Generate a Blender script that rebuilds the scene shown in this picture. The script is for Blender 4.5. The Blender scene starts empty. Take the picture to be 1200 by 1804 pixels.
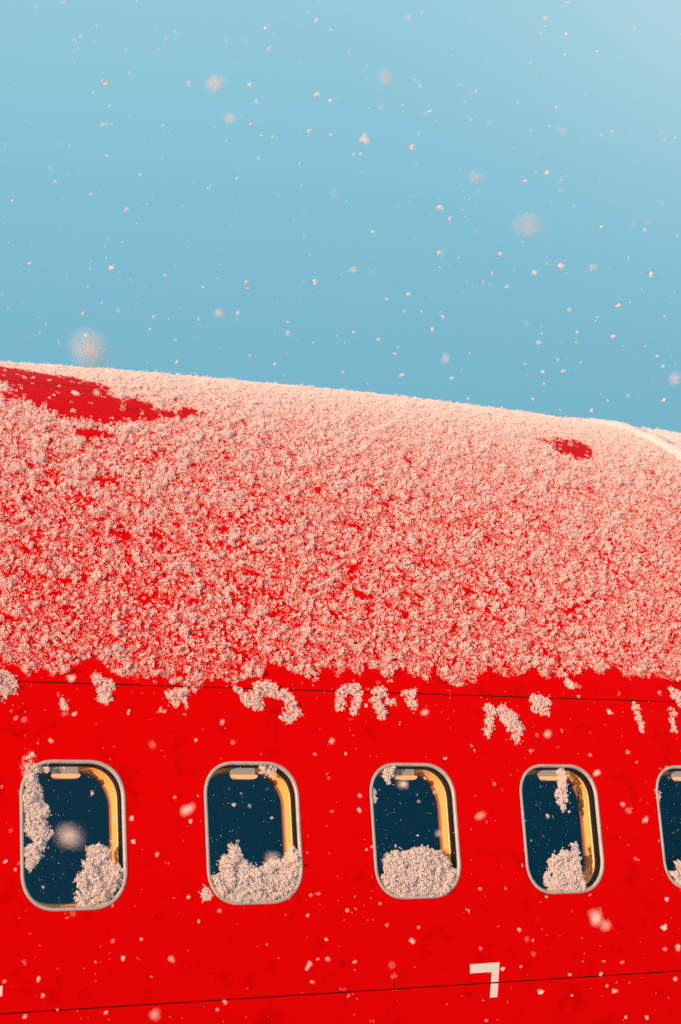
import bpy, math, random
import numpy as np
from mathutils import Matrix, Vector

# ------------------------------------------------------------------ camera, world, sun
AXZ = 3.2                     # height of the fuselage axis above the apron
R = 1.88                      # fuselage radius
P = 0.508                     # window pitch
CAM = np.array([-1.6069, -6.1202, 0.3361 + AXZ])
YAW, PIT, ROL, FPX = 0.5098, 0.1590, 0.0001, 3079.0
fw = np.array([math.sin(YAW)*math.cos(PIT), math.cos(YAW)*math.cos(PIT), math.sin(PIT)])
rt = np.cross(fw, [0, 0, 1]); rt /= np.linalg.norm(rt)
up = np.cross(rt, fw)

scene = bpy.context.scene
C = scene.collection
cd = bpy.data.cameras.new("camera")
cam = bpy.data.objects.new("camera", cd); C.objects.link(cam)
cam.matrix_world = Matrix(((rt[0], up[0], -fw[0], CAM[0]), (rt[1], up[1], -fw[1], CAM[1]),
                           (rt[2], up[2], -fw[2], CAM[2]), (0, 0, 0, 1)))
cd.sensor_fit = 'HORIZONTAL'; cd.sensor_width = 24.0; cd.lens = FPX/1200*24
cd.clip_start = 0.05; cd.clip_end = 6000
cd.dof.use_dof = True; cd.dof.focus_distance = 5.3; cd.dof.aperture_fstop = 5.6
scene.camera = cam

SUN_EL, SUN_AZ = math.radians(8), math.radians(242)      # azimuth of the sun, clockwise from +Y
sun_dir = Vector((math.sin(SUN_AZ)*math.cos(SUN_EL), math.cos(SUN_AZ)*math.cos(SUN_EL), math.sin(SUN_EL)))
sd = bpy.data.lights.new("sun", 'SUN'); sd.energy = 5.0; sd.angle = math.radians(0.5)
sd.color = (1.0, 0.62, 0.39)
sun = bpy.data.objects.new("sun", sd); C.objects.link(sun)
sun.rotation_euler = sun_dir.to_track_quat('Z', 'Y').to_euler()

w = bpy.data.worlds.new("World"); scene.world = w; w.use_nodes = True
nt = w.node_tree; N = nt.nodes; L = nt.links
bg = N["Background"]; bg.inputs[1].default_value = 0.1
sky = N.new("ShaderNodeTexSky"); sky.sky_type = 'NISHITA'; sky.sun_disc = False
sky.sun_elevation = SUN_EL; sky.sun_rotation = SUN_AZ
geo = N.new("ShaderNodeTexCoord")
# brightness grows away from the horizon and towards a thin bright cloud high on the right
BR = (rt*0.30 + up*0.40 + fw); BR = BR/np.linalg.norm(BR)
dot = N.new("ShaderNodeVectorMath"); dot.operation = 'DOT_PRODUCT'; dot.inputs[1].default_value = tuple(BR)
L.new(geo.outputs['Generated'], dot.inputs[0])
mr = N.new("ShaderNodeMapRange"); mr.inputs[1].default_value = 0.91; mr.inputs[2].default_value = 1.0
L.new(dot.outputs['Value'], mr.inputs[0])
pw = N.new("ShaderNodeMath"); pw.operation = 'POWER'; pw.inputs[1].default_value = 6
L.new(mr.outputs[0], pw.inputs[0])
sep = N.new("ShaderNodeSeparateXYZ"); L.new(geo.outputs['Generated'], sep.inputs[0])
cr = N.new("ShaderNodeValToRGB"); L.new(sep.outputs['Z'], cr.inputs[0])
def lin(r, g, b, k=1.0):
    f = lambda c: ((c/255+0.055)/1.055)**2.4 if c > 10 else c/255/12.92
    return (f(r)*k, f(g)*k, f(b)*k, 1)
e = cr.color_ramp.elements
e[0].position = 0.0; e[0].color = lin(100, 168, 196)
e[1].position = 1.0; e[1].color = lin(160, 172, 205)
for pos, col in ((0.20, lin(116, 181, 204)), (0.33, lin(132, 195, 214)), (0.44, lin(152, 208, 223)), (0.62, lin(145, 172, 200))):
    q = e.new(pos); q.color = col
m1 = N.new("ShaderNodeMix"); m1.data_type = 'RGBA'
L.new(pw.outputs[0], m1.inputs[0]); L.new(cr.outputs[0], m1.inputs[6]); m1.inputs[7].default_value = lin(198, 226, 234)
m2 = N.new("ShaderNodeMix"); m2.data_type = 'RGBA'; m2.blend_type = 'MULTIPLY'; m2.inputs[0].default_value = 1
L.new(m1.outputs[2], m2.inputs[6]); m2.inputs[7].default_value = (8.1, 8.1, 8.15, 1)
m3 = N.new("ShaderNodeMix"); m3.data_type = 'RGBA'; m3.inputs[0].default_value = 0.93
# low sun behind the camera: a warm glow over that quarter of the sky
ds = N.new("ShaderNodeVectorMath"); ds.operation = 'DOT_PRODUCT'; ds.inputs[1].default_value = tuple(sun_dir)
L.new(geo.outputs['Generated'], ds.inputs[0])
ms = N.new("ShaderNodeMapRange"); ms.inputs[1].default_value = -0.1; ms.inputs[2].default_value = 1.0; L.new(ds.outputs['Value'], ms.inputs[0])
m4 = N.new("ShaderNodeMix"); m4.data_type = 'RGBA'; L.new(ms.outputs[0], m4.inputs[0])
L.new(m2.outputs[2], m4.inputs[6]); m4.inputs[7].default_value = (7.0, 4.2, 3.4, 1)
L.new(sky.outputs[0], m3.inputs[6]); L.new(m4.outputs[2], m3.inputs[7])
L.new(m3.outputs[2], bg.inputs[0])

vs = scene.view_settings
vs.view_transform = 'Standard'; vs.look = 'None'; vs.gamma = 1; vs.use_curve_mapping = False; vs.exposure = 0.3
scene.cycles.use_denoising = False
scene.cycles.max_bounces = 10; scene.cycles.diffuse_bounces = 5; scene.cycles.transparent_max_bounces = 12

rng = np.random.default_rng(7); random.seed(7)

# ------------------------------------------------------------------ helpers
def tag(o, label=None, cat=None, group=None, kind=None):
    if label: o['label'] = label
    if cat: o['category'] = cat
    if group: o['group'] = group
    if kind: o['kind'] = kind
    return o

def mesh_np(name, V, F, mats, parent=None, smooth=False, normals=None, mi=None):
    """V (n,3), F: (m,k) array or list of tuples"""
    me = bpy.data.meshes.new(name)
    V = np.asarray(V, dtype=np.float32)
    if isinstance(F, np.ndarray):
        m, k = F.shape
        me.vertices.add(len(V)); me.vertices.foreach_set("co", V.ravel())
        me.loops.add(m*k); me.loops.foreach_set("vertex_index", F.astype(np.int32).ravel())
        me.polygons.add(m); me.polygons.foreach_set("loop_start", np.arange(0, m*k, k, dtype=np.int32))
        me.update(calc_edges=True)
    else:
        me.from_pydata([tuple(v) for v in V], [], F)
    me.polygons.foreach_set("use_smooth", np.full(len(me.polygons), bool(smooth)))
    for mt in (mats if isinstance(mats, (list, tuple)) else [mats]): me.materials.append(mt)
    if mi is not None: me.polygons.foreach_set("material_index", np.asarray(mi, dtype=np.int32))
    if normals is not None: me.normals_split_custom_set_from_vertices([tuple(n) for n in normals])
    me.update()
    o = bpy.data.objects.new(name, me); C.objects.link(o)
    if parent is not None: o.parent = parent
    return o

def princ(name, col, rough=0.5, metal=0.0, spec=0.5, **kw):
    m = bpy.data.materials.new(name); m.use_nodes = True
    b = m.node_tree.nodes["Principled BSDF"]
    b.inputs["Base Color"].default_value = (*col, 1); b.inputs["Roughness"].default_value = rough
    b.inputs["Metallic"].default_value = metal; b.inputs["Specular IOR Level"].default_value = spec
    for k, v in kw.items(): b.inputs[k].default_value = v
    return m

def noise_col(m, c1, c2, scale, detail=4, lo=0.35, hi=0.65, bump=0.0, bscale=None):
    nt = m.node_tree; N = nt.nodes; L = nt.links; b = N["Principled BSDF"]
    tc = N.new("ShaderNodeTexCoord"); n = N.new("ShaderNodeTexNoise")
    n.inputs["Scale"].default_value = scale; n.inputs["Detail"].default_value = detail
    L.new(tc.outputs["Object"], n.inputs["Vector"])
    r = N.new("ShaderNodeValToRGB"); L.new(n.outputs[0], r.inputs[0])
    r.color_ramp.elements[0].position = lo; r.color_ramp.elements[0].color = (*c1, 1)
    r.color_ramp.elements[1].position = hi; r.color_ramp.elements[1].color = (*c2, 1)
    L.new(r.outputs[0], b.inputs["Base Color"])
    if bump:
        n2 = N.new("ShaderNodeTexNoise"); n2.inputs["Scale"].default_value = bscale or scale; n2.inputs["Detail"].default_value = 3
        L.new(tc.outputs["Object"], n2.inputs["Vector"])
        bp = N.new("ShaderNodeBump"); bp.inputs["Strength"].default_value = bump; bp.inputs["Distance"].default_value = 0.002
        L.new(n2.outputs[0], bp.inputs["Height"]); L.new(bp.outputs[0], b.inputs["Normal"])
    return r

def vnoise(x, y, scale, seed):
    """smooth 2-D value noise in 0..1"""
    r = np.random.default_rng(seed); T = r.random((256, 256))
    u = np.asarray(x)/scale; v = np.asarray(y)/scale
    i = np.floor(u).astype(int); j = np.floor(v).astype(int)
    fu = u-i; fv = v-j; fu = fu*fu*(3-2*fu); fv = fv*fv*(3-2*fv)
    a = T[i & 255, j & 255]; b = T[(i+1) & 255, j & 255]; c = T[i & 255, (j+1) & 255]; d = T[(i+1) & 255, (j+1) & 255]
    return (a*(1-fu)+b*fu)*(1-fv)+(c*(1-fu)+d*fu)*fv
def fbm(x, y, scale, seed, o=3):
    t = 0; s = 0; a = 1.0
    for k in range(o):
        t = t+a*vnoise(x, y, scale/2**k, seed+k*13); s += a; a *= 0.55
    return t/s

# ------------------------------------------------------------------ fuselage surface
TW = 0.1235                            # angle of the window row above the widest line
TU, TLO = math.radians(19.22), math.radians(-6.06)     # upper and lower lap seams
XWHITE = 2.74                          # where the red paint ends

# gentle rise of the crown along the body, metres against a straight tube
_kx = np.array([-3.0, -1.4, -0.6, 0.23, 0.62, 0.88, 1.15, 1.6, 1.9, 2.2, 2.6, 2.9, 3.3, 5.0])
_kh = np.array([-0.260, -0.150, -0.090, -0.038, -0.014, -0.004, 0.006, 0.019, 0.024, 0.024, 0.022, 0.019, 0.015, 0.010])
CRX = np.linspace(-3.0, 5.0, 160); CRH = np.interp(CRX, _kx, _kh)
for _ in range(6): CRH[1:-1] = (CRH[:-2]+2*CRH[1:-1]+CRH[2:])/4
def rad(x, th):
    """radius of the skin; the crown sinks and the body narrows towards the nose (left)"""
    x = np.asarray(x, dtype=float); th = np.asarray(th, dtype=float)
    drop = -np.interp(x, CRX, CRH)*np.clip(np.sin(th), 0, 1)**3
    u = np.clip((-1.35-x)/4.9, 0, 0.9995)
    t = np.clip((x-13)/12, 0, 0.97)
    return (R-drop)*np.sqrt(1-u**2.2)*(1-t**1.6)

def surf(x, th, h=0.0):
    r = rad(x, th)+h
    x = np.asarray(x, dtype=float)+0*r
    return np.stack([x, -r*np.cos(th), r*np.sin(th)+AXZ], -1)

def unproj(px, py):
    """where the line of sight of a point of the photograph (1200x1804) meets the skin: (x, theta)"""
    d = fw+rt*(px-600)/FPX-up*(py-902)/FPX; d = d/np.linalg.norm(d)
    o = CAM-np.array([0, 0, AXZ]); RR = R
    for _ in range(8):
        a = d[1]**2+d[2]**2; b = 2*(o[1]*d[1]+o[2]*d[2]); c = o[1]**2+o[2]**2-RR**2
        disc = b*b-4*a*c
        t = (-b-math.sqrt(max(disc, 0)))/2/a
        p = o+d*t; th = math.atan2(p[2], -p[1]); RR = float(rad(p[0], th))
    return p[0], th
def proj(X):
    d = X-CAM; z = d@fw
    return 600+FPX*(d@rt)/z, 902-FPX*(d@up)/z, z

# ------------------------------------------------------------------ materials
M_red = princ("red_paint", (0.70, 0.0015, 0.0012), 0.45, spec=0.02)
nr = M_red.node_tree; _b = nr.nodes["Principled BSDF"]
# red forward body, white body aft of the joint, faint grime; all in object space
tc = nr.nodes.new("ShaderNodeTexCoord"); sp = nr.nodes.new("ShaderNodeSeparateXYZ"); nr.links.new(tc.outputs["Object"], sp.inputs[0])
gt = nr.nodes.new("ShaderNodeMath"); gt.operation = 'GREATER_THAN'; gt.inputs[1].default_value = XWHITE
nr.links.new(sp.outputs['X'], gt.inputs[0])
n1 = nr.nodes.new("ShaderNodeTexNoise"); n1.inputs["Scale"].default_value = 9; n1.inputs["Detail"].default_value = 8; n1.inputs["Roughness"].default_value = 0.7
nr.links.new(tc.outputs["Object"], n1.inputs["Vector"])
r1 = nr.nodes.new("ShaderNodeValToRGB"); nr.links.new(n1.outputs[0], r1.inputs[0])
r1.color_ramp.elements[0].position = 0.27; r1.color_ramp.elements[0].color = (0.40, 0.0008, 0.0008, 1)
r1.color_ramp.elements[1].position = 0.45; r1.color_ramp.elements[1].color = (0.58, 0.0008, 0.0008, 1)
mx = nr.nodes.new("ShaderNodeMix"); mx.data_type = 'RGBA'
nr.links.new(gt.outputs[0], mx.inputs[0]); nr.links.new(r1.outputs[0], mx.inputs[6]); mx.inputs[7].default_value = (0.78, 0.79, 0.80, 1)
nr.links.new(mx.outputs[2], _b.inputs["Base Color"])
n2 = nr.nodes.new("ShaderNodeTexNoise"); n2.inputs["Scale"].default_value = 260; n2.inputs["Detail"].default_value = 2
nr.links.new(tc.outputs["Object"], n2.inputs["Vector"])
bp = nr.nodes.new("ShaderNodeBump"); bp.inputs["Strength"].default_value = 0.25; bp.inputs["Distance"].default_value = 0.0006
nr.links.new(n2.outputs[0], bp.inputs["Height"]); nr.links.new(bp.outputs[0], _b.inputs["Normal"])

M_groove = princ("seam_sealant", (0.035, 0.003, 0.003), 0.8, spec=0.1)
M_frame = princ("window_frame_metal", (0.42, 0.40, 0.37), 0.5, metal=0.1)
noise_col(M_frame, (0.34, 0.345, 0.34), (0.44, 0.44, 0.43), 40)
M_gasket = princ("black_rubber", (0.006, 0.007, 0.009), 0.55, spec=0.25)
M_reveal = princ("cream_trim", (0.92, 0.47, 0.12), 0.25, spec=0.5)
M_bezel = princ("inner_bezel_brown", (0.30, 0.13, 0.09), 0.5)
M_shade = princ("shade_grey", (0.36, 0.38, 0.36), 0.6)
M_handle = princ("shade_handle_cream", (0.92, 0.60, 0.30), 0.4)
M_cabin = princ("cabin_lining", (0.01, 0.27, 0.38), 0.9, spec=0.0)
M_seat = princ("seat_cloth", (0.03, 0.16, 0.22), 0.9, spec=0.1)
M_mark = princ("white_marking", (0.66, 0.68, 0.70), 0.6, spec=0.2)
M_glass = bpy.data.materials.new("acrylic_pane"); M_glass.use_nodes = True
g = M_glass.node_tree; g.nodes.clear()
out = g.nodes.new("ShaderNodeOutputMaterial"); tr = g.nodes.new("ShaderNodeBsdfTransparent"); tr.inputs[0].default_value = (0.95, 0.96, 0.97, 1)
gl = g.nodes.new("ShaderNodeBsdfGlossy"); gl.inputs["Roughness"].default_value = 0.03
lw = g.nodes.new("ShaderNodeLayerWeight"); lw.inputs[0].default_value = 0.5
pp = g.nodes.new("ShaderNodeMath"); pp.operation = 'POWER'; pp.inputs[1].default_value = 4.5; g.links.new(lw.outputs['Facing'], pp.inputs[0])
fr = g.nodes.new("ShaderNodeMath"); fr.operation = 'MULTIPLY_ADD'; fr.inputs[1].default_value = 0.92; fr.inputs[2].default_value = 0.018; g.links.new(pp.outputs[0], fr.inputs[0])
mm = g.nodes.new("ShaderNodeMixShader"); g.links.new(fr.outputs[0], mm.inputs[0])
g.links.new(tr.outputs[0], mm.inputs[1]); g.links.new(gl.outputs[0], mm.inputs[2]); g.links.new(mm.outputs[0], out.inputs[0])

def snow_material(name, col, trans=0.3):
    m = bpy.data.materials.new(name); m.use_nodes = True; g = m.node_tree; g.nodes.clear()
    out = g.nodes.new("ShaderNodeOutputMaterial"); d = g.nodes.new("ShaderNodeBsdfDiffuse"); t = g.nodes.new("ShaderNodeBsdfTranslucent")
    d.inputs[0].default_value = (*col, 1); t.inputs[0].default_value = (*col, 1)
    mm = g.nodes.new("ShaderNodeMixShader"); mm.inputs[0].default_value = trans
    g.links.new(d.outputs[0], mm.inputs[1]); g.links.new(t.outputs[0], mm.inputs[2]); g.links.new(mm.outputs[0], out.inputs[0])
    return m
M_snow = snow_material("fresh_snow", (0.96, 0.92, 0.91), 0.40)
M_flake = snow_material("airborne_snow", (0.97, 0.93, 0.92), 0.5)
M_apron = princ("snowy_apron", (0.3, 0.3, 0.31), 0.8)
noise_col(M_apron, (0.10, 0.10, 0.105), (0.62, 0.63, 0.66), 0.6, 8, 0.4, 0.6)

# ------------------------------------------------------------------ ground
def ground():
    n = 24; V = []; F = []
    rs = [0]+[2.0*1.5**k for k in range(20)]
    V.append((0, 0, 0))
    for r in rs[1:]:
        for k in range(48):
            a = 2*math.pi*k/48; V.append((r*math.cos(a), r*math.sin(a), 0.02*math.sin(3*a+r)*(r < 60)))
    for k in range(48): F.append((0, 1+k, 1+(k+1) % 48))
    for j in range(len(rs)-2):
        for k in range(48):
            a = 1+j*48+k; b = 1+j*48+(k+1) % 48; F.append((a, a+48, b+48, b))
    o = mesh_np('ground', V, F, M_apron, smooth=True); tag(o, kind='structure')
ground()

# ------------------------------------------------------------------ airliner
plane = bpy.data.objects.new('airliner', None); C.objects.link(plane)
plane.location = (0, 0, 0)
tag(plane, 'red painted airliner fuselage with a row of oval cabin windows under wet snow', 'airplane')

WH, WW = 0.378, 0.2833
def outline(n, grow=0.0, e=3.7):
    t = np.linspace(0, 2*np.pi, n, endpoint=False)
    c, s = np.cos(t), np.sin(t); k = 2/e
    return (WW/2+grow)*np.sign(c)*np.abs(c)**k, (WH/2+grow)*np.sign(s)*np.abs(s)**k
def oval_ring(grow, n=96, xr=0.0):
    """rounded rectangle: points evenly spread by angle of the walk"""
    a, b = WW/2+grow, WH/2+grow; r = min(0.098+grow+xr, a-0.004)
    pts = []
    for q, (cx, cy) in enumerate(((a-r, b-r), (-(a-r), b-r), (-(a-r), -(b-r)), (a-r, -(b-r)))):
        for k in range(n//4):
            t = math.pi/2*(q+k/(n//4-1))
            # slightly squarer than a circle, sides swell a little
            c, s = math.cos(t), math.sin(t); e = 2/2.25
            pts.append((cx+r*math.copysign(abs(c)**e, c), cy+r*math.copysign(abs(s)**e, s)))
    return np.array(pts)

WIN = [-2, -1, 0, 1, 2, 3, 4, 5, 6]
class Coll:
    def __init__(s): s.V = []; s.F = []; s.N = []; s.M = []; s.n = 0
    def grid(s, X, T, H=0.0, mat=0, nrm=None):
        """X,T (m,n) arrays of x and theta"""
        m, n = X.shape
        v = surf(X, T, H).reshape(-1, 3)
        if nrm is None:
            e = 1e-3; a = surf(X+e, T)-surf(X-e, T); b = surf(X, T+e)-surf(X, T-e)
            nn = np.cross(a, b); nn /= np.linalg.norm(nn, axis=-1, keepdims=True); nn = nn.reshape(-1, 3)
        else: nn = np.tile(nrm, (m*n, 1)) if np.ndim(nrm) == 1 else nrm.reshape(-1, 3)
        s.V.append(v); s.N.append(nn)
        i = np.arange(m*n).reshape(m, n)+s.n
        f = np.stack([i[:-1, :-1], i[:-1, 1:], i[1:, 1:], i[1:, :-1]], -1).reshape(-1, 4)
        s.F.append(f); s.M += [mat]*len(f); s.n += m*n
    def build(s, name, mats, parent):
        return mesh_np(name, np.vstack(s.V), np.vstack(s.F), mats, parent, smooth=True, normals=np.vstack(s.N), mi=s.M)

fz = Coll()
RT0, RT1 = TW-0.262/R, TW+0.262/R              # band that holds the windows
bx0, bx1 = (WIN[0]-0.5)*P, (WIN[-1]+0.5)*P
xs_mid = np.linspace(bx0, bx1, len(WIN)*16+1)
xs = np.concatenate([-6.2+(bx0+6.2)*np.linspace(0, 1, 50)[:-1]**1.3, xs_mid, bx1+(25-bx1)*np.linspace(0, 1, 60)[1:]**1.3])
GW, GD = 0.0017/R, 0.003
_, TS = unproj(95, 677)                         # crown seam seen in the bare patch
def strip(t0, t1, n, x=xs):
    X, T = np.meshgrid(x, np.linspace(t0, t1, n)); fz.grid(X, T)
def groove(t):
    X, T = np.meshgrid(xs, [t-GW, t-GW*0.98, t+GW*0.98, t+GW]); H = np.array([[0.0], [-GD], [-GD], [0.0]])+0*X
    fz.grid(X, T, H, 1)
seams = [TLO, TU, TS]
strip(TU+GW, TS-GW, 40); strip(TS+GW, math.pi*1.0, 60); strip(math.pi, 2*math.pi+TLO-GW, 60)
strip(TLO+GW, RT0, 8); strip(RT1, TU-GW, 6)
for t in seams: groove(t)
strip(RT0, RT1, 24, xs[xs <= bx0+1e-9]); strip(RT0, RT1, 24, xs[xs >= bx1-1e-9])
# window bays: from the oval hole out to the rectangle of the bay
for k in WIN:
    o = oval_ring(-0.002); n = len(o)
    rc = []
    hx, hy = P/2, 0.262
    for (a, b) in o:
        ang = math.atan2(b, a); c, s = math.cos(ang), math.sin(ang)
        q = min(hx/abs(c) if abs(c) > 1e-9 else 9, hy/abs(s) if abs(s) > 1e-9 else 9)
        rc.append((c*q, s*q))
    rc = np.array(rc)
    for cx in (-1, 1):                           # snap to the corners so the bay closes
        for cy in (-1, 1):
            i = np.argmin(np.abs(rc[:, 0]-cx*hx)+np.abs(rc[:, 1]-cy*hy)); rc[i] = (cx*hx, cy*hy)
    ts = np.linspace(0, 1, 7)[:, None]
    A = o[:, 0][None]*(1-ts)+rc[:, 0][None]*ts; B = o[:, 1][None]*(1-ts)+rc[:, 1][None]*ts
    A = np.hstack([A, A[:, :1]]); B = np.hstack([B, B[:, :1]])
    fz.grid(k*P+A[:, ::-1], TW+B[:, ::-1]/R)
fuselage = fz.build('fuselage', [M_red, M_groove], plane)

# ---- windows
def tube(rings, name, mat, parent, xc=0.0, smooth=True, close=False):
    """rings: list of (grow, height) ; closed loops on the window outline"""
    V = []; n = 96
    for ring_ in rings:
        gr, h = ring_[:2]; o = oval_ring(gr, n, ring_[2] if len(ring_) > 2 else 0.0); V.append(surf(xc+o[:, 0], TW+o[:, 1]/R, h))
    V = np.vstack(V); F = []
    m = len(rings)
    for j in range(m-1 if not close else m):
        for k in range(n):
            a = j*n+k; b = j*n+(k+1) % n; c = ((j+1) % m)*n+(k+1) % n; d = ((j+1) % m)*n+k
            F.append((a, b, c, d))
    o = mesh_np(name, V, F, mat, parent, smooth=smooth)
    if smooth:
        o.data.update()
    return o

def panel(pts_ab, h, name, mat, parent, xc, thick=0.004):
    """flat-ish patch with thickness following the wall; pts_ab = grid (m,n,2)"""
    m, n, _ = pts_ab.shape
    Vf = surf(xc+pts_ab[..., 0], TW+pts_ab[..., 1]/R, h).reshape(-1, 3)
    Vb = surf(xc+pts_ab[..., 0], TW+pts_ab[..., 1]/R, h-thick).reshape(-1, 3)
    i = np.arange(m*n).reshape(m, n); F = []
    for a in range(m-1):
        for b in range(n-1):
            q = (i[a, b], i[a, b+1], i[a+1, b+1], i[a+1, b]); F.append(q)
            F.append(tuple(int(v)+m*n for v in q[::-1]))
    edge = [(int(i[0, b]), int(i[0, b+1])) for b in range(n-1)]+[(int(i[a, -1]), int(i[a+1, -1])) for a in range(m-1)] \
        + [(int(i[-1, b+1]), int(i[-1, b])) for b in range(n-1)[::-1]]+[(int(i[a+1, 0]), int(i[a, 0])) for a in range(m-1)[::-1]]
    for (a, b) in edge: F.append((a, a+m*n, b+m*n, b))
    return mesh_np(name, np.vstack([Vf, Vb]), [tuple(int(v) for v in f) for f in F], mat, parent)

FWD = 0.0083                                     # width of the metal rim
def window(k):
    xc = k*P
    fr = tube([(0.0, -0.004), (0.0005, 0.0012), (-0.001, 0.0022), (-FWD+0.002, 0.0022), (-FWD, 0.001), (-FWD, -0.007)], 'window', M_frame, plane, xc)
    # pane: flush outer pane
    n = 12; rr = np.linspace(0, 1, n)
    o = oval_ring(-FWD-0.0002)
    A = rr[:, None]*o[:, 0][None]; B = rr[:, None]*o[:, 1][None]
    V = surf(xc+A, TW+B/R, -0.004).reshape(-1, 3); F = []
    for j in range(n-1):
        for q in range(96):
            a = j*96+q; b = j*96+(q+1) % 96
            if j == 0: F.append((a, b+96, a+96)) if False else F.append((0, a+96, b+96))
            else: F.append((a, a+96, b+96, b))
    mesh_np('pane', V, F, M_glass, fr, smooth=True)
    tube([(-FWD+0.0005, -0.006), (-FWD-0.0012, -0.010), (-FWD-0.001, -0.033), (-FWD+0.012, -0.035)], 'gasket', M_gasket, fr, xc)
    # moulded cream reveal, rolled into the cabin
    prof = [(-FWD+0.010, -0.036), (-FWD-0.0012, -0.036)]
    for s in np.linspace(0, 1, 17):
        prof.append((-FWD-0.0022-0.0032*s**1.2-0.0013*math.sin(s*math.pi*4), -0.037-0.027*s, 0.018*s))
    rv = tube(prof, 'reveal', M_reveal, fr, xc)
    tube([(-FWD-0.0050, -0.0635, 0.018), (-FWD-0.0066, -0.064, 0.018), (-FWD-0.0080, -0.073, 0.018), (-FWD-0.006, -0.082, 0.018), (0.10, -0.086)], 'inner_bezel', M_bezel, fr, xc)
    # sliding shade pushed up, with its pull lip
    a = np.linspace(-0.049, 0.025, 9); b = np.linspace(WH/2-0.034, WH/2-0.012, 3)
    g_ = np.stack(np.meshgrid(a, b), -1)
    
    sh = panel(g_, -0.022, 'window_shade', M_shade, fr, xc, 0.005)
    a = np.linspace(-0.037, 0.037, 11); hg = np.stack(np.meshgrid(a, np.linspace(0, 1, 4)), -1)
    lo = WH/2-0.046+0.006*np.abs(a/0.037)**6; hi = np.full_like(a, WH/2-0.034)
    hg[..., 1] = lo[None]+(hi-lo)[None]*hg[..., 1]
    hg[..., 0] -= 0.012; 
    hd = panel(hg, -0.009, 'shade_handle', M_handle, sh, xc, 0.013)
    return fr
for k in WIN: window(k)

# ---- cabin behind the windows: dark lining, far wall, floor and seats
def lining():
    x0, x1 = -3.0, 6.0; prof = []
    for t in np.radians(np.linspace(25, 190, 30)): prof.append((-1.72*math.cos(t), AXZ+1.72*math.sin(t)))
    prof.append((1.70, AXZ-0.6)); prof.append((-1.72, AXZ-0.6)); 
    V = [(x, p[0], p[1]) for x in (x0, x1) for p in prof]; n = len(prof); F = []
    for k in range(n-1): F.append((k, k+1, n+k+1, n+k))
    F.append(tuple(range(n))); F.append(tuple(range(2*n-1, n-1, -1)))
    mesh_np('cabin_lining', V, F, M_cabin, plane)
lining()
def rbox(bm_pts, cx, cy, cz, sx, sy, sz, tilt=0.0, rr=0.35, seg=10):
    """rounded slab: superellipsoid"""
    V = []; F = []; nu, nv = 16, 10
    for j in range(nv+1):
        p = -math.pi/2+math.pi*j/nv
        for i in range(nu):
            t = 2*math.pi*i/nu
            f = lambda v, e: math.copysign(abs(v)**e, v)
            x = sx/2*f(math.cos(p), rr)*f(math.cos(t), rr); y = sy/2*f(math.cos(p), rr)*f(math.sin(t), rr); z = sz/2*f(math.sin(p), rr)
            x, z = x*math.cos(tilt)+z*math.sin(tilt), -x*math.sin(tilt)+z*math.cos(tilt)
            V.append((cx+x, cy+y, cz+z))
    b = len(bm_pts[0])
    for j in range(nv):
        for i in range(nu):
            a = j*nu+i; c = j*nu+(i+1) % nu; F.append((b+a, b+c, b+c+nu, b+a+nu))
    bm_pts[0].extend(V); bm_pts[1].extend(F)
for q, sx in enumerate((-1.3, -0.41, 0.49, 1.37, 2.46, 3.3)):
    z0 = AXZ-0.40
    b = [[], []]; rbox(b, sx, -1.15, z0+0.02, 0.13, 0.44, 0.72, 0.12)
    st = mesh_np('seat', b[0], b[1], M_seat, plane, smooth=True)
    b = [[], []]; rbox(b, sx-0.22, -1.15, z0-0.36, 0.46, 0.44, 0.12)
    mesh_np('seat_cushion', b[0], b[1], M_seat, st, smooth=True)
    b = [[], []]; rbox(b, sx+0.05, -1.15, z0+0.42, 0.11, 0.30, 0.20, 0.12)
    mesh_np('headrest', b[0], b[1], M_seat, st, smooth=True)

# added glow strip along the cabin ceiling, no real lamp; turns the panes teal
M_fill = bpy.data.materials.new("added_cabin_fill"); M_fill.use_nodes = True
_p = M_fill.node_tree.nodes["Principled BSDF"]; _p.inputs["Emission Color"].default_value = (0.03, 0.55, 0.66, 1); _p.inputs["Emission Strength"].default_value = 1.6
V = []; F = []
for i, x in enumerate((-2.9, 5.9)):
    for t in np.radians(np.linspace(80, 100, 9)): V.append((x, -1.66*math.cos(t), AXZ+1.66*math.sin(t)))
    for t in np.radians(np.linspace(100, 80, 9)): V.append((x, -1.64*math.cos(t), AXZ+1.64*math.sin(t)))
for k in range(18): F.append((k, (k+1) % 18, 18+(k+1) % 18, 18+k))
F += [tuple(range(18)), tuple(range(35, 17, -1))]
mesh_np('added_fill_strip', V, F, M_fill, plane)

# ---- white corner marks of the cut-in area
def decal(strips, name):
    V = []; F = []
    for (xa, ta), (xb, tb), (xc_, tc_), (xd, td) in strips:       # corners in order round the strip
        n = 8; b = len(V)
        for i in range(n+1):
            for j in range(n+1):
                u, v = i/n, j/n
                x = (xa*(1-u)+xb*u)*(1-v)+(xd*(1-u)+xc_*u)*v; t = (ta*(1-u)+tb*u)*(1-v)+(td*(1-u)+tc_*u)*v
                V.append(surf(x, t, 0.0005))
        for i in range(n):
            for j in range(n): F.append((b+i*(n+1)+j, b+(i+1)*(n+1)+j, b+(i+1)*(n+1)+j+1, b+i*(n+1)+j+1))
    return mesh_np(name, V, F, M_mark, plane, smooth=True)
pts = [unproj(*p) for p in ((828, 1699), (880, 1695.3), (876.3, 1756.7), (863, 1757.7), (866.3, 1712.3), (828, 1715))]
g0, g1 = TLO+GW*1.3, TLO-GW*1.3
def at_t(p, q, t): f = (t-p[1])/(q[1]-p[1]); return (p[0]+(q[0]-p[0])*f, t)
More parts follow.
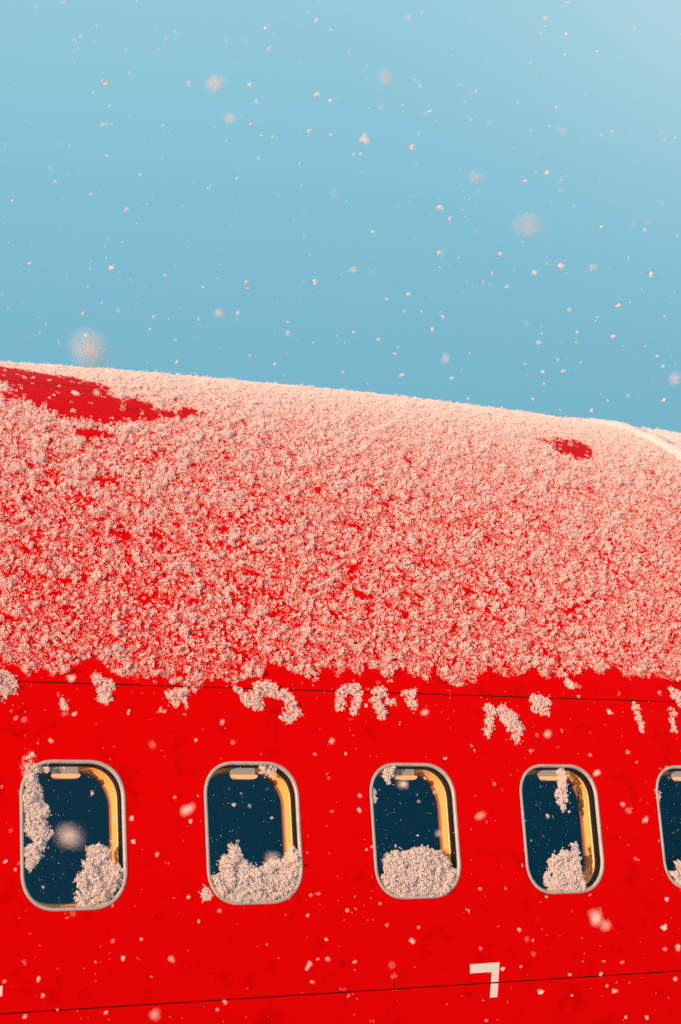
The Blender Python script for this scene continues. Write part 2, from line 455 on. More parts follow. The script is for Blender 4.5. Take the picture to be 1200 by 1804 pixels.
arm = (pts[0], (pts[1][0], pts[1][1]), at_t(pts[1], pts[2], pts[4][1]), pts[5])
leg1 = (at_t(pts[1], pts[2], pts[4][1]), at_t(pts[1], pts[2], g0), at_t(pts[4], pts[3], g0), pts[4])
leg2 = (at_t(pts[1], pts[2], g1), pts[2], pts[3], at_t(pts[4], pts[3], g1))
decal([arm, leg1, leg2], 'corner_marking')
# its mirror at the other corner: only the end of the arm shows at the left border
ex, et = unproj(4, 1746)
hh = abs(pts[0][1]-pts[5][1])/2; wA = pts[1][0]-pts[0][0]; wL = abs(pts[2][0]-pts[3][0])
e1 = ex-wA
decal([((e1, et+hh), (ex, et+hh), (ex, et-hh), (e1, et-hh)),
       ((e1, et-hh), (e1+wL, et-hh), (e1+wL, g0), (e1, g0)),
       ((e1, g1), (e1+wL, g1), (e1+wL, et-2.7*hh*2.2), (e1, et-2.7*hh*2.2))], 'corner_marking')

# ------------------------------------------------------------------ snow
def rot_frames(n, r=rng):
    q = r.normal(size=(n, 4)); q /= np.linalg.norm(q, axis=1, keepdims=True)
    a, b, c, d = q.T
    return np.stack([np.stack([1-2*(c*c+d*d), 2*(b*c-a*d), 2*(b*d+a*c)], -1),
                     np.stack([2*(b*c+a*d), 1-2*(b*b+d*d), 2*(c*d-a*b)], -1),
                     np.stack([2*(b*d-a*c), 2*(c*d+a*b), 1-2*(b*b+c*c)], -1)], 1)
def crystals(P0, ln, wd, r=rng):
    """each point of P0 becomes one small three-sided double pyramid"""
    n = len(P0); A = rot_frames(n, r)
    base = np.array([[0, 0, 1], [1, 0, -0.45], [-0.5, 0.866, -0.45], [-0.5, -0.866, -0.45]])
    B = np.repeat(base[None], n, 0)*np.stack([wd, wd, ln], -1)[:, None, :]
    B = B*(1+0.5*(r.random((n, 4, 1))-0.5))
    V = np.einsum('nij,nkj->nki', A, B)+P0[:, None, :]
    f = np.array([[0, 1, 2], [0, 2, 3], [0, 3, 1], [3, 2, 1]])
    F = (f[None]+np.arange(n)[:, None, None]*4).reshape(-1, 3)
    return V.reshape(-1, 3), F

def clumps(cx, cth, rads, heights, K, ln=(0.0018, 0.0036), wd=(0.0009, 0.0016), lift=0.0):
    """cluster K crystals into a little mound at every centre (x, theta) on the skin"""
    n = len(cx); idx = np.repeat(np.arange(n), K)
    m = len(idx)
    rr = np.sqrt(rng.random(m))*rads[idx]; a = rng.random(m)*2*np.pi
    top = heights[idx]*np.sqrt(np.clip(1-(rr/rads[idx])**2, 0, 1))
    h = top*rng.random(m)**0.6+lift
    x = cx[idx]+rr*np.cos(a); th = cth[idx]+rr*np.sin(a)/R
    Pp = surf(x, th, h)
    sc = rng.uniform(0.7, 1.3, m)
    return crystals(Pp, rng.uniform(*ln, m)*sc, rng.uniform(*wd, m)*sc)

def smooth(a, b, v): t = np.clip((v-a)/(b-a), 0, 1); return t*t*(3-2*t)

# lower edge of the blanket, walked from left to right in the photograph
EDGE = [(-60, 1200), (0, 1165), (30, 1172), (55, 1190), (70, 1170), (90, 1188), (115, 1182), (140, 1170), (163, 1150), (180, 1168), (205, 1188),
        (235, 1186), (262, 1200), (290, 1200), (320, 1208), (345, 1218), (360, 1195), (385, 1200), (410, 1204), (425, 1192), (460, 1192),
        (470, 1172), (510, 1180), (540, 1192), (560, 1202), (566, 1176), (580, 1180), (595, 1198), (605, 1180), (635, 1192), (642, 1172),
        (660, 1180), (690, 1208), (697, 1182), (730, 1186), (755, 1202), (762, 1170), (775, 1195), (800, 1208), (830, 1205), (850, 1190),
        (858, 1168), (880, 1190), (915, 1190), (938, 1172), (960, 1192), (985, 1198), (1000, 1188), (1025, 1186), (1038, 1172), (1062, 1190),
        (1080, 1172), (1110, 1195), (1140, 1190), (1180, 1198), (1215, 1195), (1300, 1190), (1500, 1190)]
ep = np.array([unproj(*p) for p in EDGE])
def edge_s(x):                                     # arc length above the axis plane of the lower edge
    return np.interp(x, ep[:, 0], ep[:, 1]*R)
# bare patches: capsules (x0,y0,x1,y1,r) in the photograph, turned into places on the skin
def capsules(lst, win=None):
    o = []
    for (x0, y0, x1, y1, r) in lst:
        a = unproj(x0, y0); b = unproj(x1, y1)
        cx, ct = (a[0]+b[0])/2, (a[1]+b[1])/2
        z = proj(surf(cx, ct)[None])[2][0]
        o.append((a[0], a[1]*R, b[0], b[1]*R, r*z/FPX))
    return o
def cap_dist(x, s, caps, ysq=1.0):
    d = np.full(np.shape(x), 9.0)
    for (x0, s0, x1, s1, r) in caps:
        ux, us = x1-x0, s1-s0; q = ux*ux+us*us+1e-12
        t = np.clip(((x-x0)*ux+(s-s0)*us)/q, 0, 1)
        d = np.minimum(d, np.hypot(x-x0-t*ux, (s-s0-t*us)*ysq)-r)
    return d
def poly_sd(x, s, poly):
    """signed distance-ish (negative inside) to a polygon in (x, s)"""
    inside = np.zeros(np.shape(x), bool); d = np.full(np.shape(x), 9.0)
    n = len(poly)
    for i in range(n):
        x0, s0 = poly[i]; x1, s1 = poly[(i+1) % n]
        c = ((s0 > s) != (s1 > s)) & (x < (x1-x0)*(s-s0)/(s1-s0+1e-15)+x0); inside ^= c
        ux, us = x1-x0, s1-s0; t = np.clip(((x-x0)*ux+(s-s0)*us)/(ux*ux+us*us+1e-12), 0, 1)
        d = np.minimum(d, np.hypot(x-x0-t*ux, s-s0-t*us))
    return np.where(inside, -d, d)
def up_poly(pts): return [(a, b*R) for a, b in (unproj(*p) for p in pts)]
BARE = [up_poly([(-120, 640), (0, 645), (60, 655), (120, 664), (185, 678), (200, 700), (245, 706), (290, 722), (330, 735), (285, 741), (230, 742),
                 (190, 746), (140, 745), (100, 733), (60, 716), (30, 700), (0, 699), (-120, 690)]),
        up_poly([(300, 722), (345, 722), (372, 728), (350, 734), (318, 731)]),
        up_poly([(948, 775), (965, 772), (990, 772), (1025, 780), (1046, 792), (1049, 801), (1036, 811), (1008, 808), (985, 796), (966, 785)]),
        up_poly([(125, 755), (165, 752), (200, 768), (180, 778), (140, 775)]),
        up_poly([(165, 845), (185, 843), (213, 850), (205, 857), (178, 856)]),
        up_poly([(195, 935), (225, 940), (240, 952), (215, 958)]),
        up_poly([(235, 1050), (275, 1050), (270, 1060), (240, 1060)])]
KEEP = [up_poly([(-120, 674), (0, 674), (20, 678), (30, 690), (0, 690), (-120, 685)])]

def blanket_density(x, th):
    s = th*R
    es = edge_s(x)+0.020*(fbm(x, s, 0.03, 3)-0.5)*2
    up_ = s-es
    d = np.where(up_ > 0, 0.66+0.28*smooth(0.35, 1.5, up_)+0.12*smooth(0.3, 2.6, x), 0)
    d = np.where((up_ > 0) & (up_ < 0.05), 0.80, d)
    # open places where the paint looks through, more of them low down
    nz = fbm(x, s, 0.030, 11, 3)
    thr = 0.40-0.16*smooth(0.5, 1.6, up_)-0.05*smooth(0.5, 2.5, x)
    d = d*(0.45+0.55*smooth(thr-0.12, thr+0.12, nz))
    d = np.where((up_ > 0) & (up_ < 0.04), np.maximum(d, 0.45), d)
    d = d*smooth(0.030, 0.040, np.abs(x-XWHITE-0.035))
    wig = 0.030*(fbm(x, s, 0.030, 21)-0.5)*2
    for pl in BARE:
        q = poly_sd(x, s, pl)+wig
        keepd = 9.0
        if pl is BARE[0]:
            q = np.maximum(q, -(poly_sd(x, s, KEEP[0])+wig))
        d = d*smooth(-0.010, 0.016, q)+0.012*(q < 0)+0.06*((q < 0) & (q > -0.03))
    return d

def in_frame(x, th, m=60):
    X, Y, z = proj(surf(x, th))
    return (X > -m) & (X < 1200+2*m) & (Y > 500) & (Y < 1804+m)

def blanket():
    sp = 0.0072
    gx = np.arange(-1.4, 4.6, sp); gt = np.arange(math.radians(17), math.radians(97), sp/R)
    X, T = np.meshgrid(gx, gt); X = X.ravel(); T = T.ravel()
    X = X+rng.uniform(-.5, .5, len(X))*sp; T = T+rng.uniform(-.5, .5, len(T))*sp/R
    ok = in_frame(X, T); X, T = X[ok], T[ok]
    ok = rng.random(len(X)) < blanket_density(X, T); X, T = X[ok], T[ok]
    s = T*R
    big = fbm(X, s, 0.022, 31, 2); n = len(X)
    # thin under-layer of single crystals
    V, F = clumps(X, T, rng.uniform(0.005, 0.009, n), rng.uniform(0.001, 0.005, n), (9+5*smooth(0.8, 1.7, s-edge_s(X))).astype(int), (0.0012, 0.0024), (0.0006, 0.0011))
    # fluffy mounds standing on it
    keep = rng.random(n) < 0.12+0.45*smooth(0.35, 0.65, big); X, T, s, big = X[keep], T[keep], s[keep], big[keep]; n = len(X)
    rads = np.clip(rng.lognormal(math.log(0.0040), 0.38, n), 0.002, 0.010)*(0.75+0.6*big)
    hts = (0.003+0.012*smooth(0.35, 0.75, big))*rng.uniform(0.6, 1.3, n)*(rads/0.005)**0.7
    hts *= 1.30-0.75*smooth(1.0, 1.9, s-edge_s(X))
    z = proj(surf(X, T))[2]
    K = np.round((36-12*smooth(4.8, 6.8, z))*np.clip(rads/0.0055, 0.4, 2.2)**1.6*0.8).astype(int)
    Vb, Fb = clumps(X, T, rads, hts, K, (0.0012, 0.0025), (0.0006, 0.0012))
    F = np.vstack([F, Fb+len(V)]); V = np.vstack([V, Vb])
    print('blanket clumps', n, 'tris', len(F))
    # coarser snow outside the picture, over the crown and along the body
    sp = 0.022
    gx = np.arange(-3.5, 9, sp); gt = np.arange(math.radians(22), math.radians(150), sp/R)
    X, T = np.meshgrid(gx, gt); X = X.ravel(); T = T.ravel()
    X = X+rng.uniform(-.5, .5, len(X))*sp; T = T+rng.uniform(-.5, .5, len(T))*sp/R
    ok = ~(in_frame(X, T) & (T < math.radians(97)) & (X > -1.4) & (X < 4.6)); X, T = X[ok], T[ok]
    ok = rng.random(len(X)) < 0.85; X, T = X[ok], T[ok]; n = len(X)
    V2, F2 = clumps(X, T, rng.uniform(0.010, 0.018, n), rng.uniform(0.004, 0.016, n), np.full(n, 8), (0.005, 0.008), (0.003, 0.005))
    V = np.vstack([V, V2]); F = np.vstack([F, F2+(len(V)-len(V2))])
    o = mesh_np('snow_cover', V, F, M_snow)
    tag(o, 'blanket of wet clumped snow over the crown and shoulder of the red fuselage', 'snow', kind='stuff')
blanket()

# fine flakes stuck on the bare paint
def dusting():
    n = 1500
    X = rng.uniform(-0.5, 3.2, n); T = np.radians(rng.uniform(-14, 20, n))
    ok = rng.random(n) < 0.35+0.65*smooth(14, 20, np.degrees(T))
    X, T = X[ok], T[ok]; n = len(X)
    K = rng.integers(1, 4, n)
    V, F = clumps(X, T, rng.uniform(0.0008, 0.0022, n), rng.uniform(0.001, 0.002, n), K, (0.0009, 0.0017), (0.0005, 0.0009))
    # and inside the bare patches
    o = mesh_np('snow_dusting', V, F, M_snow)
    tag(o, 'fine single flakes stuck all over the bare red paint around the windows', 'snow flakes', kind='stuff')
dusting()

def patch(caps, label, group=None, sp=0.0068, hmax=0.009, win=None, lift=0.0, name='snow_clump', inset=0.004, wob=0.011):
    cp = capsules(caps)
    x0 = min(min(c[0], c[2])-c[4] for c in cp)-0.02; x1 = max(max(c[0], c[2])+c[4] for c in cp)+0.02
    s0 = min(min(c[1], c[3])-c[4] for c in cp)-0.02; s1 = max(max(c[1], c[3])+c[4] for c in cp)+0.02
    X, S = np.meshgrid(np.arange(x0, x1, sp), np.arange(s0, s1, sp)); X = X.ravel(); S = S.ravel()
    X = X+rng.uniform(-.5, .5, len(X))*sp; S = S+rng.uniform(-.5, .5, len(S))*sp
    d = cap_dist(X, S, cp)+wob*2*(fbm(X, S, 0.018, 41, 3)-0.5)
    ok = d < -0.001
    if win is not None:
        a = (X-win*P)/(WW/2-inset); b = (S-TW*R)/(WH/2-inset)
        ok &= (np.abs(a)**3.4+np.abs(b)**3.4) < 1
    X, S, d = X[ok], S[ok], d[ok]
    if not len(X): return None
    n = len(X)
    big = fbm(X, S, 0.016, 51, 2)
    ok = rng.random(n) < 0.90; X, S, d, big = X[ok], S[ok], d[ok], big[ok]; n = len(X)
    hts = (0.002+hmax*smooth(0, 0.018, -d)*(0.15+1.5*smooth(0.3, 0.7, big)))*rng.uniform(0.7, 1.3, n)
    V, F = clumps(X, S/R, rng.uniform(0.0035, 0.0065, n), hts, np.full(n, 28), (0.0013, 0.0026), (0.0006, 0.0011), lift)
    # feathery crumbs round the rim
    m = int(n*0.8); j = rng.integers(0, n, m); a_ = rng.random(m)*6.283; q_ = rng.uniform(0.004, 0.014, m)
    V2, F2 = clumps(X[j]+q_*np.cos(a_), (S[j]+q_*np.sin(a_))/R, rng.uniform(0.0012, 0.0028, m), rng.uniform(0.0015, 0.004, m), np.full(m, 5), (0.0012, 0.0024), (0.0006, 0.0011), lift)
    F = np.vstack([F, F2+len(V)]); V = np.vstack([V, V2])
    c = V.mean(0); o = mesh_np(name, V-c, F, M_snow); o.location = c
    tag(o, label, 'snow clump', group)
    return o

G1 = 'loose snow clumps below the edge of the blanket'
patch([(-25, 1200, 8, 1205, 27), (-20, 1215, -5, 1222, 16)], 'wide snow clump cut off by the left border of the photo, across the upper seam', G1)
patch([(170, 1200, 195, 1205, 11), (180, 1205, 186, 1228, 14)], 'snow clump on the seam line above the first window, left part', G1)
patch([(300, 1226, 318, 1222, 12), (306, 1232, 310, 1238, 8), (325, 1236, 326, 1246, 4)], 'small ragged snow clump just under the seam, left of the broad arched one', G1)
patch([(434, 1232, 452, 1240, 13), (450, 1218, 478, 1214, 13), (480, 1216, 503, 1228, 12), (508, 1232, 518, 1254, 13), (500, 1262, 520, 1264, 7), (415, 1216, 432, 1222, 4)],
      'broad arched snow clump above the second window, the largest loose one', G1)
patch([(597, 1244, 603, 1222, 9), (607, 1213, 628, 1213, 8), (630, 1218, 634, 1236, 8), (628, 1240, 624, 1254, 6)], 'horseshoe shaped snow clump on the seam between second and third windows', G1)
patch([(663, 1225, 672, 1220, 11), (664, 1236, 670, 1254, 12), (682, 1240, 692, 1236, 7)], 'lumpy snow clump on the seam just left above the third window', G1)
patch([(715, 1222, 728, 1222, 9), (720, 1232, 728, 1240, 10)], 'small squarish snow clump on the seam right above the third window', G1)
patch([(860, 1248, 866, 1256, 9), (858, 1272, 866, 1268, 8), (861, 1282, 863, 1294, 8)], 'narrow upright snow clump, leftmost of the three near the fourth window', G1)
patch([(890, 1256, 902, 1268, 14), (900, 1276, 912, 1284, 14), (908, 1296, 910, 1300, 8)], 'slanting oval snow clump, middle one of the three near the fourth window', G1)
patch([(943, 1232, 958, 1236, 12), (947, 1248, 957, 1252, 13)], 'round snow clump hanging from the seam, rightmost of the three near the fourth window', G1)
patch([(1118, 1242, 1122, 1256, 7), (1124, 1264, 1130, 1276, 7), (1128, 1284, 1131, 1288, 6)], 'thin wavy snow clump right of the fourth window, below the seam', G1)
patch([(1184, 1252, 1187, 1286, 6)], 'thin straight snow clump close to the right border of the photo', G1)
patch([(1186, 1222, 1215, 1235, 11), (1200, 1240, 1215, 1250, 9)], 'snow clump cut off by the right border of the photo at the seam', G1)
patch([(110, 1236, 114, 1246, 5)], 'tiny snow clump alone on the paint above the first window', G1, sp=0.005, hmax=0.006, wob=0.003)
patch([(362, 1572, 364, 1580, 8)], 'tiny snow clump beside the lower left corner of the second window', G1, sp=0.005, hmax=0.007, wob=0.004)
patch([(1000, 1204, 1006, 1208, 7)], 'tiny snow clump between blanket and seam above the fourth window', G1, sp=0.005, hmax=0.006, wob=0.004)
patch([(1073, 1252, 1074, 1258, 3)], 'smallest speck of snow under the seam left of the thin wavy clump', G1, sp=0.004, hmax=0.004, wob=0.001)

G2 = 'snow clinging to the cabin windows'
WS = dict(sp=0.0054, hmax=0.011, lift=-0.003)
patch([(48, 1336, 58, 1332, 9), (44, 1350, 58, 1352, 12), (50, 1365, 62, 1400, 14), (52, 1400, 66, 1430, 18), (62, 1440, 78, 1470, 14), (58, 1455, 70, 1480, 13), (56, 1500, 64, 1508, 13), (50, 1520, 54, 1526, 6)],
      'long strip of snow down the left side of the first window', G2, wob=0.012, **WS)
patch([(80, 1351, 81, 1355, 6)], 'small tuft of snow at the top of the first window beside the shade pull', G2, wob=0.004, **WS)
patch([(168, 1500, 186, 1506, 13), (162, 1530, 192, 1530, 18), (152, 1556, 200, 1548, 20), (148, 1582, 185, 1575, 18), (200, 1560, 214, 1550, 10)],
      'heap of snow in the lower right corner of the first window', G2, win=0, wob=0.010, **WS)
patch([(414, 1500, 418, 1512, 12), (408, 1525, 428, 1540, 22), (390, 1560, 440, 1570, 24), (440, 1565, 500, 1560, 24), (450, 1545, 520, 1540, 18), (475, 1532, 525, 1515, 14), (515, 1505, 530, 1530, 12)],
      'curved heap of snow filling the bottom of the second window', G2, win=1, wob=0.009, **WS)
patch([(464, 1354, 482, 1356, 7), (470, 1362, 478, 1366, 5)], 'small tuft of snow at the top right of the second window', G2, wob=0.005, **WS)
patch([(700, 1525, 770, 1525, 27), (690, 1560, 790, 1560, 24), (710, 1515, 750, 1508, 16), (780, 1540, 800, 1545, 14)],
      'round heap of snow filling the bottom of the third window', G2, win=2, wob=0.008, **WS)
patch([(684, 1350, 692, 1352, 8), (678, 1362, 688, 1360, 8), (680, 1372, 684, 1374, 6)], 'tuft of snow over the upper left corner of the third window', G2, wob=0.006, **WS)
patch([(659, 1395, 662, 1408, 6)], 'small tuft of snow on the left rim of the third window', G2, wob=0.004, **WS)
patch([(990, 1364, 994, 1372, 9), (992, 1378, 992, 1392, 10), (984, 1398, 994, 1404, 9), (988, 1412, 993, 1422, 7)], 'upright strip of snow at the top of the fourth window', G2, wob=0.006, **WS)
patch([(1013, 1492, 1015, 1502, 8), (996, 1512, 1012, 1516, 14), (980, 1522, 1008, 1530, 16), (975, 1552, 1018, 1556, 18), (1020, 1528, 1024, 1550, 6)],
      'pointed heap of snow at the bottom of the fourth window', G2, win=3, wob=0.009, **WS)
patch([(1158, 1394, 1160, 1408, 6)], 'small tuft of snow on the left rim of the window cut by the right border', G2, wob=0.004, **WS)
patch([(1196, 1524, 1202, 1532, 8), (1188, 1550, 1215, 1548, 16)], 'snow at the bottom of the window cut by the right border', G2, win=4, wob=0.006, **WS)

# droplets of snow on the panes
def pane_specks():
    n = 560
    k = rng.integers(0, 5, n); a = rng.uniform(-1, 1, n); b = rng.uniform(-1, 1, n)
    ok = (np.abs(a)**3+np.abs(b)**3) < 0.9; k, a, b = k[ok], a[ok], b[ok]; n = len(k)
    a = np.where(rng.random(n) < 0.3, -np.abs(a), a)
    X = k*P+a*(WW/2-FWD); T = TW+b*(WH/2-FWD)/R
    V, F = clumps(X, T, rng.uniform(0.0004, 0.0016, n), rng.uniform(0.0006, 0.001, n), rng.integers(1, 4, n), (0.0005, 0.0011), (0.0003, 0.0007), -0.0035)
    o = mesh_np('pane_frost', V, F, M_snow); tag(o, 'tiny frozen specks scattered over the dark window panes', 'frost', kind='stuff')
pane_specks()

# smooth ridge of packed snow along the joint of red and white paint
def ridge():
    V = []; ts = np.radians(np.linspace(35, 150, 260)); prof = [(-0.052, -0.002), (-0.036, 0.012), (-0.015, 0.018), (0.01, 0.018), (0.03, 0.012), (0.05, -0.002)]
    for t in ts:
        for (dx, h) in prof:
            wv = 0.006*(vnoise(t*R*1.0+dx, dx, 0.05, 5)-0.5)*2
            V.append(surf(XWHITE+0.035+dx+wv*1.4, t, h+(wv+0.003*rng.random())*(h > 0)))
    m = len(prof); F = []
    for i in range(len(ts)-1):
        for j in range(m-1): F.append((i*m+j, i*m+j+1, (i+1)*m+j+1, (i+1)*m+j))
    o = mesh_np('snow_ridge', V, F, M_snow, smooth=True)
    tag(o, 'smooth white band of packed snow curving over the fuselage at upper right', 'snow ridge')
ridge()

# ------------------------------------------------------------------ falling snow
def flake_mesh(seed, blob):
    r = np.random.default_rng(seed); n = r.integers(40, 60)
    # a chain of little lumps, then crystals round them
    c = [np.zeros(3)]
    for _ in range(r.integers(2, 5)): c.append(c[-1]+r.normal(size=3)*0.32)
    c = np.array(c); Pp = c[r.integers(0, len(c), n)]+r.normal(size=(n, 3))*(0.16 if not blob else 0.22)
    Pp -= Pp.mean(0); Pp /= np.abs(Pp).max()*1.15
    V, F = crystals(Pp*0.42, r.uniform(0.11, 0.19, n), r.uniform(0.06, 0.11, n), r)
    me = mesh_np('snowflake', V, F, M_flake); d = me.data; bpy.data.objects.remove(me)
    return d
FM = [flake_mesh(100+k, k % 3 == 0) for k in range(12)]
G3 = 'snowflakes falling in the air'
cnt = [0]
def flake(px, py, z, size, label, stretch=1.0, gr=G3):
    """size in metres; z metres along the line of sight"""
    d = fw+rt*(px-600)/FPX-up*(py-902)/FPX
    o = bpy.data.objects.new('snowflake', FM[cnt[0] % len(FM)]); cnt[0] += 1
    C.objects.link(o); o.location = CAM+d*z
    o.rotation_euler = (random.uniform(0, 6.28), random.uniform(0, 6.28), random.uniform(0, 6.28)); o.scale = (size, size, size*stretch)
    tag(o, label, 'snowflake', gr); return o

BIG = [(160, 617, 0.62, 0.0125, 'largest blurred snowflake, low in the sky just above the left end of the roofline'),
       (380, 148, 1.05, 0.0105, 'blurred snowflake in the upper left sky, biggest one there'),
       (932, 398, 0.72, 0.0090, 'large faint blurred snowflake in the right half of the sky'),
       (680, 137, 1.15, 0.0075, 'faint blurred snowflake near the top centre of the sky'),
       (405, 209, 1.5, 0.0075, 'soft round snowflake below the biggest one of the upper left sky'),
       (838, 312, 1.3, 0.0070, 'faint elongated snowflake up and left of the large faint blurred one'),
       (124, 1473, 0.92, 0.0125, 'large blurred snowflake in front of the first window'),
       (330, 1427, 1.75, 0.0175, 'bright wide snowflake between the first and second windows'),
       (480, 1512, 1.25, 0.0100, 'blurred snowflake low in front of the second window'),
       (1051, 1618, 1.6, 0.0140, 'bright snowflake under the fourth window, upper of a touching pair'),
       (1067, 1631, 1.5, 0.0085, 'dimmer snowflake under the fourth window, lower of a touching pair'),
       (965, 1294, 2.2, 0.0140, 'bright oval snowflake above the fourth window'),
       (749, 1255, 2.4, 0.0090, 'small oval snowflake right above the third window'),
       (712, 1382, 2.0, 0.0125, 'heart shaped snowflake in front of the third window near its top'),
       (183, 1232, 1.9, 0.0095, 'soft snowflake over the seam clump above the first window'),
       (126, 1195, 2.5, 0.0115, 'slanting oval snowflake just above the seam near the left border'),
       (541, 800, 1.7, 0.0100, 'soft grey snowflake over the middle of the snow blanket'),
       (786, 632, 1.6, 0.0080, 'soft snowflake just above the middle of the roofline'),
       (386, 552, 1.8, 0.0085, 'soft slanting snowflake in the lower left sky'),
       (623, 475, 2.2, 0.0100, 'slanting snowflake in the middle of the lower sky'),
       (1045, 471, 1.8, 0.0085, 'soft snowflake in the lower right sky'),
       (1189, 668, 1.4, 0.0085, 'faint snowflake at the right border above the roofline'),
       (1052, 1362, 2.6, 0.0140, 'bright ragged snowflake at the top right of the fourth window'),
       (558, 167, 3.0, 0.0130, 'round snowflake in the upper sky, above the middle'),
       (775, 366, 3.4, 0.0140, 'crisp round snowflake left of the large faint blurred one'),
       (773, 1468, 2.0, 0.0080, 'soft snowflake at the right side of the third window'),
       (302, 1690, 2.6, 0.0090, 'slanting oval snowflake under the first window towards the second'),
       (273, 1788, 1.6, 0.0085, 'soft orange snowflake near the bottom border, left half'),
       (726, 1658, 3.0, 0.0120, 'snowflake under the third window'),
       (132, 692, 3.6, 0.0170, 'slanting snowflake in front of the bare red patch, left one'),
       (171, 692, 2.4, 0.0100, 'softer snowflake in front of the bare red patch, right one')]
for (px, py, z, s, lb) in BIG: flake(px, py, z, s*(1.0 if z < 1.8 else 1.05), lb, random.uniform(0.8, 1.3))

# crisp flakes noted one by one: (x, y, width in photo pixels)
SKY = [(558, 36, 13), (475, 50, 7), (293, 70, 9), (280, 85, 6), (223, 88, 9), (474, 86, 8), (229, 129, 8), (185, 146, 13), (440, 149, 9), (164, 164, 6), (193, 187, 7), (181, 221, 12),
       (197, 219, 6), (561, 168, 12), (582, 177, 9), (288, 221, 8), (190, 274, 10), (443, 219, 9), (545, 230, 11), (399, 248, 6), (480, 241, 6), (583, 238, 7), (528, 288, 6), (247, 308, 8),
       (97, 320, 10), (417, 314, 8), (160, 342, 7), (223, 369, 10), (22, 353, 8), (191, 420, 5), (216, 426, 6), (53, 464, 10), (159, 473, 6), (196, 472, 14), (309, 467, 7), (434, 497, 11),
       (437, 508, 9), (358, 506, 9), (555, 497, 13), (4, 520, 6), (147, 552, 13), (179, 533, 6), (271, 558, 10), (419, 551, 11), (508, 587, 12), (507, 567, 7), (309, 598, 7), (552, 604, 5),
       (440, 626, 8), (312, 638, 10), (485, 641, 8), (264, 580, 7), (15, 543, 6), (70, 587, 5), (744, 23, 7), (961, 32, 11), (955, 60, 7), (998, 60, 8), (936, 112, 9), (1052, 91, 7), (946, 136, 5),
       (840, 161, 11), (1118, 52, 8), (727, 259, 14), (710, 185, 6), (757, 196, 7), (830, 211, 7), (980, 189, 6), (936, 229, 6), (1079, 231, 7), (1148, 111, 8), (1060, 238, 7), (623, 272, 9), (635, 271, 9),
       (926, 320, 11), (964, 304, 11), (945, 305, 6), (793, 385, 9), (656, 408, 11), (880, 449, 13), (942, 480, 11), (988, 469, 18), (1147, 483, 13), (1166, 233, 8), (1171, 246, 8), (1190, 242, 6),
       (773, 445, 10), (720, 518, 11), (712, 549, 8), (681, 527, 7), (743, 550, 6), (780, 558, 8), (762, 580, 10), (1003, 545, 9), (955, 588, 9), (950, 603, 12), (1090, 538, 14), (1080, 593, 13), (1017, 585, 8),
       (852, 497, 7), (893, 505, 12), (868, 481, 8), (1060, 400, 9), (1136, 405, 7), (667, 598, 8), (696, 623, 6), (708, 661, 12), (796, 666, 9), (604, 655, 8), (956, 655, 11), (925, 641, 7), (983, 634, 7),
       (992, 654, 12), (959, 676, 7), (1042, 724, 10), (1107, 697, 7), (1170, 705, 11), (1168, 645, 9), (1171, 557, 6), (939, 703, 8), (825, 703, 9), (1136, 610, 6), (1158, 627, 7), (702, 612, 6), (1193, 415, 6)]
for (px, py, wpx) in SKY:
    z = random.uniform(2.9, 4.4)
    flake(px, py, z, wpx*z/FPX*0.90, 'small crisp snowflake falling against the blue sky', random.uniform(0.8, 1.3), 'small snowflakes against the sky')
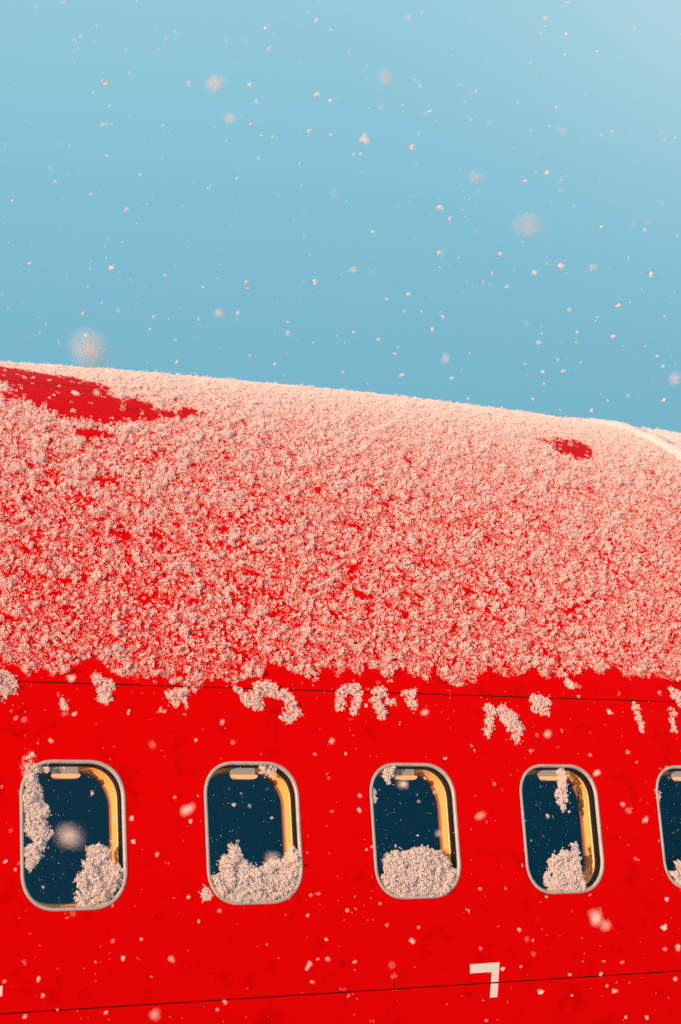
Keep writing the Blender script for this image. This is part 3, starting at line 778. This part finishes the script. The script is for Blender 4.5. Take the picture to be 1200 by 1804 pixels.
REDF = [(392, 1272, 11), (345, 1304, 8), (227, 1254, 10), (131, 1258, 11), (585, 1306, 14), (555, 1329, 7), (645, 1243, 8), (609, 1328, 9), (308, 1405, 7), (232, 1442, 10), (235, 1483, 11), (277, 1505, 11),
        (336, 1447, 10), (90, 1305, 10), (28, 1265, 8), (332, 1581, 8), (10, 1518, 9), (27, 1532, 8), (634, 1402, 8), (633, 1427, 11), (646, 1497, 7), (655, 1492, 6), (871, 1381, 6), (785, 1336, 9),
        (1097, 1417, 8), (1137, 1445, 13), (1106, 1325, 8), (1040, 1330, 6), (946, 1295, 5), (1120, 1513, 6), (1175, 1584, 11), (963, 1580, 6), (847, 1671, 7), (846, 1566, 6), (915, 1638, 8), (939, 1657, 7),
        (1170, 1634, 15), (1172, 1672, 8), (1195, 1669, 10), (886, 1707, 10), (918, 1703, 7), (1004, 1717, 7), (953, 1748, 13), (1008, 1754, 9), (1083, 1746, 13), (1059, 1716, 8), (1190, 1725, 8), (1070, 1737, 8),
        (857, 1798, 6), (1103, 1792, 7), (1140, 1793, 8), (217, 1688, 10), (249, 1655, 9), (199, 1658, 7), (76, 1754, 8), (68, 1725, 12), (8, 1729, 9), (44, 1791, 8), (187, 1784, 9), (397, 1766, 11),
        (383, 1779, 6), (101, 1779, 6), (545, 1699, 12), (541, 1707, 8), (575, 1655, 7), (560, 1690, 6), (625, 1695, 8), (670, 1592, 8), (682, 1630, 8), (738, 1634, 6), (612, 1604, 7), (548, 1577, 8), (387, 1605, 8),
        (350, 1624, 8), (542, 1613, 7), (578, 1690, 9), (458, 1362, 6), (440, 1420, 7), (412, 1418, 9), (479, 1441, 9), (749, 1371, 9), (766, 1396, 8), (738, 1412, 7), (697, 1490, 8), (736, 1472, 5), (163, 1398, 11),
        (113, 1353, 6), (202, 1440, 9), (197, 1482, 6), (76, 1563, 8), (1003, 1430, 6), (1175, 1352, 7), (1020, 1227, 8), (883, 1267, 9), (1162, 1220, 7), (1147, 1146, 9), (1005, 997, 7), (880, 1149, 9), (735, 1148, 11),
        (246, 1073, 9), (318, 820, 8), (687, 955, 10), (620, 860, 7), (900, 905, 8), (480, 935, 9), (85, 925, 7)]
for (px, py, wpx) in REDF:
    z = random.uniform(2.6, 4.1)
    flake(px, py, z, wpx*z/FPX*0.95, 'small bright snowflake falling in front of the snowy red fuselage', random.uniform(0.8, 1.3), 'small snowflakes in front of the fuselage')
# all the smaller ones that nobody could count
def flurry():
    n = 5200
    z = 1.6+11*rng.random(n)**0.7; px = rng.uniform(-500, 1700, n); py = rng.uniform(-300, 1900, n)
    Pp = CAM[None]+(fw[None]+rt[None]*((px-600)/FPX)[:, None]-up[None]*((py-902)/FPX)[:, None])*z[:, None]
    rr = np.hypot(Pp[:, 1], Pp[:, 2]-AXZ); ok = (rr > R+0.06); 
    # nothing inside or hidden behind the body
    Pp = Pp[ok]; z = z[ok]; n = len(Pp)
    size = rng.uniform(0.0006, 0.0019, n)*(1+1.0*(rng.random(n) < 0.12))
    K = 3; Q = np.repeat(Pp, K, 0)+rng.normal(size=(n*K, 3))*np.repeat(size, K)[:, None]*0.8
    V, F = crystals(Q, np.repeat(size, K)*1.2, np.repeat(size, K)*0.6)
    o = mesh_np('light_snowfall', V, F, M_flake); tag(o, 'fine flurry of tiny snowflakes filling the air', 'snowfall', kind='stuff')
flurry()
print('flakes', cnt[0], 'TS', math.degrees(TS))
for tx in (0, 300, 600, 900, 1195):
    t = np.radians(np.linspace(60, 95, 300)); best = []
    for x in np.linspace(-1.5, 4, 200):
        X, Y, Z = proj(surf(np.full(300, x), t, 0.014)); i = Y.argmin(); best.append((X[i], Y[i], x))
    best = np.array(best); o_ = best[:, 0].argsort(); print('sil', tx, np.interp(tx, best[o_, 0], best[o_, 1]), np.interp(tx, best[o_, 0], best[o_, 2]))
